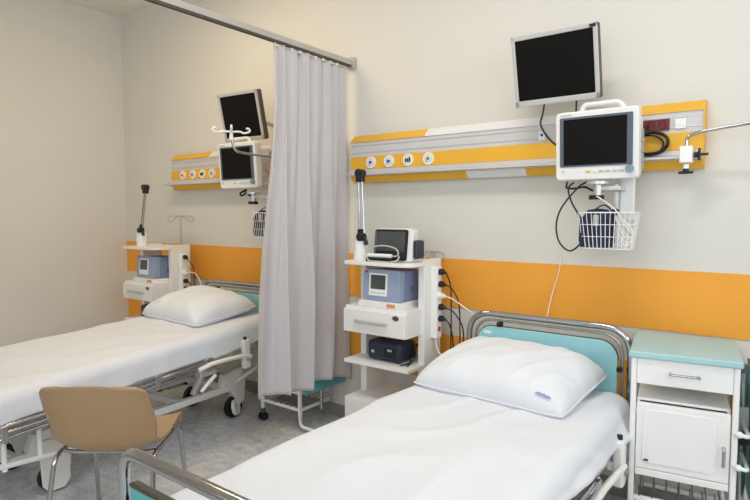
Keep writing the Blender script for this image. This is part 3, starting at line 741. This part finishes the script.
# ------------------------------------------------------------------ hospital beds
BL = 2.03          # head to foot board
def hospital_bed(label, loc, rz, tilt, lift, footboard=True, knob=False):
    t = thing('hospital_bed', label, 'bed', loc, rz, 'hospital beds')
    hw = .415
    TD = Matrix.Translation((0, -1.0, .47 + lift)) @ Matrix.Rotation(tilt, 4, 'X') @ Matrix.Translation((0, 1.0, -.47))
    # headboard
    hbm = MB().tube(bend([(-hw, -.035, .30), (-hw, -.035, .915), (hw, -.035, .915), (hw, -.035, .30)], .13, 10), .0165, 14)
    hb = hbm.build('headboard_tube', 'chrome', t)
    MB().tube(bend([(-hw + .036, -.03, .33), (-hw + .036, -.03, .882), (hw - .036, -.03, .882), (hw - .036, -.03, .33)], .11, 10), .007, 10).build('inner_tube', 'steel', hb)
    n = 10; pl = [(-hw + .058, .46), (hw - .058, .46)]
    for cx, cz, a in ((hw - .128, .782, 0), (-hw + .128, .782, 90)):
        pass
    pl = [(-hw + .055, .46), (hw - .055, .46)] + [(hw - .055 - .085 + .085 * math.cos(q), .765 + .085 * math.sin(q)) for q in [PI / 2 * k / n for k in range(n + 1)]] + \
         [(-hw + .055 + .085 - .085 * math.sin(q), .765 + .085 * math.cos(q)) for q in [PI / 2 * k / n for k in range(n + 1)]]
    b = MB().prism(pl, -.048, -.026, 'y', .003).build('headboard_panel', 'teal', t)
    edge = [V((p[0], -.037, p[1])) for p in pl[2:]]
    MB().tube(edge, .0055, 6).build('panel_edge', 'trimdk', b)
    cl = MB()
    for x, z in ((-.235, .862), (hw - .045, .72), (-hw + .045, .72)):
        c = MB().box(x - .012, x + .012, -.056, -.018, z - .01, z + .012, .003).build('panel_clip', 'black', b)
    MB().sph((-.30, -.0490, .815), .016, (1.6, .06, .55)).build('pale_emblem', 'white', b)
    # footboard
    f0 = -BL
    MB().tube(bend([(-hw, f0, .30), (-hw, f0, .82), (hw, f0, .82), (hw, f0, .30)], .07, 10), .017, 16).build('footboard_tube', 'chrome', t)
    b = MB().box(-hw + .045, hw - .045, f0 - .011, f0 + .011, .36, .735, .004).build('footboard_panel', 'tealdk', t)
    MB().box(-hw + .043, hw - .043, f0 - .013, f0 + .013, .7352, .745, .003).build('panel_edge', 'trimdk', b)
    for sx in (-1, 1):
        for z in (.42, .66): MB().box(sx * (hw - .046) - .016, sx * (hw - .046) + .016, f0 - .014, f0 + .014, z, z + .03, .003).build('panel_clip', 'black', b)
    # tilting deck
    dk = MB()
    for sx in (-1, 1): dk.box(sx * .37 - .018, sx * .37 + .018, -1.98, -.12, .44, .47, .004)
    for k in range(12): dk.box(-.35, .35, -1.93 + k * .155, -1.83 + k * .155, .4702, .486, .003)
    for y in (-.14, -1.0, -1.96): dk.box(-.352, .352, y - .02, y + .02, .44, .4698, .003)
    dk.xf(TD).build('deck', 'grey', t)
    # chrome side rails folded down, with ivory link arms
    for sx in (-1, 1):
        sr = bpy.data.objects.new('side_rail', None); COL.objects.link(sr); sr.parent = t
        x = sx * (hw + .05)
        for k, (z, r, dx) in enumerate(((.478, .011, -.012), (.452, .009, 0), (.428, .009, .0))):
            MB().tube(bend([(x + sx * dx, -.66, z - .03), (x + sx * dx, -.70, z), (x + sx * dx, -1.93, z), (x + sx * dx, -1.97, z - .03)], .02), r, 12).xf(TD).build('rail_bar', 'chrome', sr)
        MB().box(x - sx * .045 - .014, x - sx * .045 + .014, -1.98, -.50, .44, .472, .004).xf(TD).build('rail_channel', 'alu', sr)
        for y in (-.42, ):
            pb = MB().box(x - .022, x + .022, y - .028, y + .028, .34, .535, .012, 3); pb.box(x - sx * .012 - .035, x - sx * .012 + .035, y - .02, y + .02, .40, .44, .008)
            pb.xf(TD).build('pivot_bracket', 'lever', sr)
            MB().cyl((x + sx * .0225, y, .40), (x + sx * .036, y, .40), .012, 12).xf(TD).build('pivot_bolt', 'steel', sr)
            MB().cyl((x, y, .5352), (x, y, .552), .011, 12).xf(TD).build('bracket_cap', 'black', sr)
        arms = MB()
        arms.tube([(x + sx * .012, -.385, .412), (x + sx * .022, -.47, .436), (x + sx * .022, -.60, .448), (x + sx * .018, -.72, .452), (x + sx * .012, -.82, .438)], .014, 12, smooth=6)
        arms.xf(TD).build('release_lever', 'lever', sr)
        MB().tube([(x + sx * .018, -.70, .375), (x + sx * .022, -.76, .345), (x + sx * .022, -.82, .305)], .012, 10, smooth=5).xf(TD).build('crank_lever', 'lever', sr)
        for y in (-.74, -1.10, -1.50, -1.90):
            MB().box(x - .012, x + .012, y - .016, y + .016, .41, .489, .005).xf(TD).build('rail_link', 'steel', sr)
        MB().box(x - sx * .03 - .03, x - sx * .03 + .03, -.80, -.66, .375, .465, .01).xf(TD).build('rail_housing', 'alu', sr)
    # base chassis
    ch = MB()
    bw = .22
    for sx in (-1, 1): ch.box(sx * bw - .02, sx * bw + .02, -1.80, -.30, .20, .245, .006)
    for y in (-.36, -.75, -1.25, -1.74): ch.box(-bw, bw, y - .018, y + .018, .202, .243, .006)
    ch.build('chassis', 'lacq', t)
    for sx in (-1, 1):
        ft = MB().tube([(sx * .24, -1.20, .225), (sx * .37, -1.45, .232), (sx * .37, -1.96, .285)], .015, 10)
        for y in (-1.52, -1.70, -1.86): ft.tube([(sx * .37, y, .25), (sx * .36, y, .42 + lift)], .013, 8)
        ft.build('support_frame', 'lacq', t)
    for k, (y, zz) in enumerate(((-.5, .0), (-1.55, .0))):
        for x in (-.17, .17):
            MB().tube([(x, y - .12, .235), (x, y + .06, .452 + lift + tilt * (y + 1))], .02, 10).build('lift_strut', 'lacq', t)
    for sx in (-1, 1):
        for y in (-.31, -1.57):
            x = sx * bw
            lg = MB()
            lg.prism([(y - .13, .245), (y - .10, .33), (y + .07, .36), (y + .10, .27), (y + .085, .11), (y + .02, .07), (y - .01, .16), (y - .06, .215)], x - .028 + sx * .0, x + .028, 'x', .008)
            lg = lg.build('leg', 'lever', t)
            MB().cyl((x - .0165 + sx * .0, y + .0, .074), (x + .0165, y + .0, .074), .0735, 28).build('wheel', 'rubber', lg)
            if y > -1: MB().cyl((x + sx * .0167, y, .074), (x + sx * .034, y + .008, .078), .06, 24, .052).build('hub_cover', 'lever', lg)
            else: MB().prism([(y - .07, .05), (y - .04, .012), (y + .04, .012), (y + .07, .05), (y + .075, .29), (y - .085, .29)], x + sx * .0285, x + sx * .045, 'x', .004).build('hub_cover', 'lever', lg)
    # struts joining boards to the frame
    for sx in (-1, 1):
        MB().tube([(sx * hw, -.035, .36), (sx * .33, -.13, .36), (sx * bw, -.33, .235)], .014, 10).build('head_stay', 'lacq', t)
        MB().tube([(sx * hw, f0, .36), (sx * .33, f0 + .1, .34), (sx * bw, -1.78, .235)], .014, 10).build('foot_stay', 'lacq', t)
    return t, TD

RB = (-1.0, -.2, 0)
LBr = math.radians(4)
LB = (-3.405, -.165, 0)
bedR, TDR = hospital_bed('near hospital bed with chrome and teal headboard right of the curtain', RB, 0, 0, .0)
bedL, TDL = hospital_bed('far hospital bed left of the curtain, partly behind the beige chair', LB, LBr, math.radians(2.6), .05)

def bedding(root, TD, near, seed):
    Mw = Matrix.Translation(root.location) @ Matrix.Rotation(root.rotation_euler[2], 4, 'Z') @ TD
    side = 'near' if near else 'far'
    m = MB().box(-.43, .43, -1.99, -.095, .489, .615, .03, 4).xf(Mw)
    c = Mw @ V((0, -1.0, .489))
    o = at(m.build('mattress', 'mattress'), c); tag(o, 'pale mattress under the white sheet on the %s' % ('near bed right of the curtain' if near else 'far bed left of the curtain'), 'mattress', 'mattresses')
    P = draped(.436, -.17 if near else -.14, -1.96, .623, .16, .10 if near else .15, .05, .017 if near else .014, seed, flare=.02 if near else .0, wav=.012 if near else .006, puff=.012)
    m = MB().grid(P).xf(Mw)
    o = at(m.build('bed_sheet', 'sheet', ang=180), c)
    md = o.modifiers.new('thick', 'SOLIDIFY'); md.thickness = .004; md.offset = 1
    tag(o, 'rumpled white sheet spread over the %s' % ('near bed, filling the bottom of the view' if near else 'far bed by the left wall'), 'sheet', 'white bed sheets')
    t = thing('pillow', 'plump white pillow %s' % ('on the near bed below the teal headboard' if near else 'on the far bed left of the curtain'), 'pillow', (0, 0, 0), 0, 'white pillows')
    w, d, h = (.73, .56, .20) if near else (.69, .52, .19)
    px, py = (-.035, -.37) if near else (-.02, -.385)
    Mp = Mw @ Matrix.Translation((px, py, .678)) @ Matrix.Rotation(math.radians(-3 if near else -6), 4, 'Z') @ Matrix.Rotation(math.radians(5), 4, 'X')
    t.location = Mp.translation
    L = Matrix.Translation(-Mp.translation) @ Mp
    pm = pillow_mesh(w, d, h, seed + 5).xf(L).build('pillowcase', 'pillow', t, ang=180)
    if near:
        mk = MB()
        for k in range(7):
            x, y = w / 2 * (.66 + .025 * k), -d / 2 * .92
            u, v = x / (w / 2), y / (d / 2)
            e = max(0, (1 - abs(u) ** 2.8)) ** .46 * max(0, (1 - abs(v) ** 2.8)) ** .46
            z = h * .74 * e + .035 * h + .012
            mk.box(x, x + .008, y, y + .010 + .007 * (k % 2), z - .004, z, .001)
        mk.xf(L).build('hem_stamp', 'stamp', t)
    return t
bedding(bedR, TDR, True, 2)
bedding(bedL, TDL, False, 11)

# ------------------------------------------------------------------ bedside cabinets with folding side table
def cabinet(label, loc, rz, group):
    t = thing('bedside_cabinet', label, 'cabinet', loc, rz, group)
    W, D = .385, .43            # x 0..W, y 0 (front) .. D
    MB().box(-.008, W + .008, -.012, D + .012, .857, .885, .007, 3).build('worktop', 'tealtop', t)
    fr = MB()
    for x in (.012, W - .012):
        zb = .085 if x < .1 else .10
        fr.box(x - .011, x + .011, .0, .024, zb, .8568, .005)
        fr.box(x - .011, x + .011, D - .024, D, zb, .8568, .005)
        for z in (.135, .25): fr.box(x - .010, x + .010, .024, D - .024, z, z + .02, .004)
    for z in (.135, .25): fr.box(.023, W - .023, .002, .022, z, z + .02, .004).box(.023, W - .023, D - .022, D - .002, z, z + .02, .004)
    fr.tube(bend([(W - .012, .012, .12), (W - .012, .012, .035), (W + .15, .04, .02), (W + .15, D - .04, .02), (W - .012, D - .012, .035), (W - .012, D - .012, .12)], .07, 8), .011, 10)
    fr.build('frame', 'lacq', t)
    d = MB().box(.0235, W - .0235, .001, D - .03, .750, .8565, .003).build('drawer', 'lacq', t)
    h = MB().tube(bend([(.145, .0, .806), (.145, -.022, .806), (.245, -.022, .806), (.245, .0, .806)], .012), .005, 10); h.build('drawer_handle', 'chrome', d)
    MB().cyl((.245, -.0225, .806), (.245, -.028, .806), .007, 12).build('drawer_lock', 'chrome', d)
    b = MB()
    b.box(.026, W - .026, .03, D - .03, .39, .402, .002).box(.026, W - .026, .03, D - .03, .672, .684, .003).box(.026, .038, .03, D - .03, .402, .672, .002)
    b.box(W - .038, W - .026, .03, D - .03, .402, .672, .002).box(.038, W - .038, D - .04, D - .03, .402, .672, .002)
    b.build('cupboard_box', 'lacq', t)
    dr = MB().box(.026, W - .026, .006, .0297, .392, .668, .004).prism(rrect(.05, W - .07, .42, .645, .02), .002, .0062, 'y', .002).build('door', 'lacq', t)
    MB().tube(bend([(W - .047, .006, .535), (W - .047, -.016, .535), (W - .047, -.016, .465), (W - .047, .006, .465)], .012), .006, 10).build('door_handle', 'chrome', dr)
    MB().box(.058, .075, -.003, .0018, .428, .436, .002).build('maker_badge', 'black', dr)
    for z in (.45, .62): MB().box(.0236, .0259, -.004, .03, z, z + .03, .001).build('hinge', 'white', dr)
    MB().box(.026, W - .026, .004, .028, .362, .3898, .003).build('front_rail', 'lacq', t)
    for z in (.1585, .2735):
        ws = MB()
        for k in range(7): x = .045 + k * (W - .09) / 6; ws.cyl((x, .004, z), (x, D - .004, z), .0034, 8)
        ws.build('wire_shelf', 'chrome', t)
    for x in (.012,):
        for y in (.012, D - .012):
            c = MB().cyl((x - .022, y, .029), (x - .006, y, .029), .0285, 20).cyl((x + .006, y, .029), (x + .022, y, .029), .0285, 20).build('caster', 'rubber', t)
            MB().box(x - .012, x + .012, y - .016, y + .016, .055, .0848, .004).cyl((x - .024, y, .029), (x + .024, y, .029), .006, 8).build('caster_fork', 'slate', c)
    # folding table column at the right side, leaf hanging down
    cx = W + .028
    MB().cyl((cx, .18, .12), (cx, .18, .80), .013, 14).cyl((cx + .015, .26, .15), (cx + .015, .26, .74), .010, 12).build('table_column', 'steel', t)
    MB().cyl((cx, .18, .8002), (cx, .18, .835), .017, 14).build('column_cap', 'slate', t)
    MB().box(cx - .018, cx + .020, .162, .198, .56, .66, .004).build('column_sleeve', 'grey', t)
    MB().cyl((cx, .16, .535), (cx, .125, .535), .022, 14).cyl((cx, .18, .52), (cx, .18, .555), .0185, 14).build('column_knob', 'black', t)
    for z in (.60, .47):
        MB().tube([(W - .012, .0, z), (W + .0, -.018, z + .005), (W + .03, -.012, z), (W + .03, .06, z), (cx, .165, z)], .008, 8, smooth=4).sph((W + .002, -.016, z + .004), .013).build('table_clamp', 'lacq', t)
    MB().box(cx + .032, cx + .047, -.02, .42, .27, .80, .004).build('table_leaf', 'tealdk', t)
    MB().box(cx + .031, cx + .048, -.023, .423, .8002, .808, .002).build('leaf_edge', 'trimdk', t)
    return t
cabinet('white bedside cabinet with teal top and cupboard right of the near bed', (-.522, -.525, 0), math.radians(8.5), 'bedside cabinets')
cabinet('white bedside cabinet on casters half hidden behind the curtain', (-2.958, -.385, 0), 0, 'bedside cabinets')

# ------------------------------------------------------------------ chair
fw = V((-.6, .8, 0)).normalized()
ang = math.atan2(fw.y, fw.x) - PI / 2       # local +y is forward
t = thing('chair', 'beige plastic shell chair with chrome legs beside the far bed', 'chair', (-2.42, -1.69, 0), ang)
prof = [(.225, .415, .36), (.222, .438, .385), (.19, .452, .40), (.10, .446, .42), (.0, .437, .435), (-.10, .434, .44), (-.155, .442, .44), (-.195, .465, .44), (-.222, .505, .445), (-.24, .555, .45), (-.256, .61, .455), (-.27, .665, .445), (-.279, .705, .438), (-.285, .73, .42), (-.289, .748, .385), (-.290, .757, .325)]
P2 = spline([V(p) for p in prof], 4)
rows = []
for i, p in enumerate(P2):
    a = P2[max(0, i - 1)]; b = P2[min(len(P2) - 1, i + 1)]
    tg = V((0, b.x - a.x, b.y - a.y)).normalized(); nr = V((0, tg.z, -tg.y))      # towards the sitter
    s = i / (len(P2) - 1)
    row = []
    for j in range(25):
        u = -1 + j / 12
        k = abs(u) ** 3
        lift = (.022 + .050 * min(1, max(0, (s - .25) / .3)) * (1 - .95 * min(1, max(0, (s - .6) / .3)))) * k
        q = V((u * p.z / 2, p.x, p.y)) + V((0, nr.y, nr.z)) * lift
        if s > .8: q.z -= .016 * k * (s - .8) / .2
        row.append(q)
    rows.append(row)
sh = MB().grid(rows).build('shell', 'chair', t, ang=180)
md = sh.modifiers.new('sub', 'SUBSURF'); md.levels = 1; md.render_levels = 1
md = sh.modifiers.new('thick', 'SOLIDIFY'); md.thickness = .012; md.offset = 0
for sx in (-1, 1):
    x = sx * .208
    for y0, foot in ((.16, V((sx * .222, .215, .012))), (-.17, V((sx * .232, -.255, .012)))):
        lg = MB().tube(bend([V((x, 0, .424)), V((x, y0, .424)), foot], .055, 8), .0105, 12).build('leg', 'chrome', t)
        MB().cyl(foot - V((0, 0, .0115)), foot + V((0, 0, .012)), .014, 12).build('foot_cap', 'rubber', lg)
for y in (.10, -.12):
    MB().tube(bend([V((-.198, y, .424)), V((-.16, y, .418)), V((.16, y, .418)), V((.198, y, .424))], .02), .009, 10).build('cross_bar', 'chrome', t)

# ------------------------------------------------------------------ light
def area(name, loc, rot, sx, sy, power, col):
    l = bpy.data.lights.new(name, 'AREA'); l.shape = 'RECTANGLE'; l.size = sx; l.size_y = sy; l.energy = power; l.color = col
    o = bpy.data.objects.new(name, l); COL.objects.link(o); o.location = loc; o.rotation_euler = rot; return o
for i, (a, b) in enumerate(WY):
    area('daylight', (XR + .12, (a + b) / 2, (WZ[0] + WZ[1]) / 2), (0, PI / 2, 0), WZ[1] - WZ[0], b - a, 29, (.84, .92, 1))
for i, (a, b) in enumerate(FX):
    area('daylight', ((a + b) / 2, YF - .12, (WZ[0] + WZ[1]) / 2), (PI / 2, 0, 0), b - a, WZ[1] - WZ[0], 40 if i else 5, (.86, .93, 1))
for i, (x, y, p, c) in enumerate(((-.9, -1.55, 21, (1, .98, .98)), (-3.2, -1.2, 21, (1, .78, .48)))):
    f = MB().box(x - .6, x + .6, y - .16, y + .16, ZC - .06, ZC - .0005, .006); o = f.build('trim_%d' % (i + 3), 'lacq'); o['kind'] = 'structure'  # ceiling lamp housing, added out of view above the beds; not a trim strip
    area('ceiling_tube_light', (x, y, ZC - .065), (0, 0, 0), 1.1, .28, p, c)
w = bpy.data.worlds.new('sky'); SC.world = w; w.use_nodes = True
w.node_tree.nodes['Background'].inputs[0].default_value = (.75, .86, 1, 1); w.node_tree.nodes['Background'].inputs[1].default_value = 1.0

# ------------------------------------------------------------------ camera
cam = bpy.data.cameras.new('camera'); cam.sensor_width = 36; cam.lens = 561 / 750 * 36; cam.clip_start = .02
co = bpy.data.objects.new('camera', cam); COL.objects.link(co)
co.location = (0, -3, 1.45); co.rotation_euler = (math.radians(90 - 3.71), 0, math.radians(36.77))
SC.camera = co
vs = SC.view_settings
vs.view_transform = 'Standard'; vs.look = 'None'; vs.gamma = 1; vs.exposure = 0.15; vs.use_curve_mapping = False
SC.cycles.use_denoising = True
SC.cycles.max_bounces = 10; SC.cycles.diffuse_bounces = 6
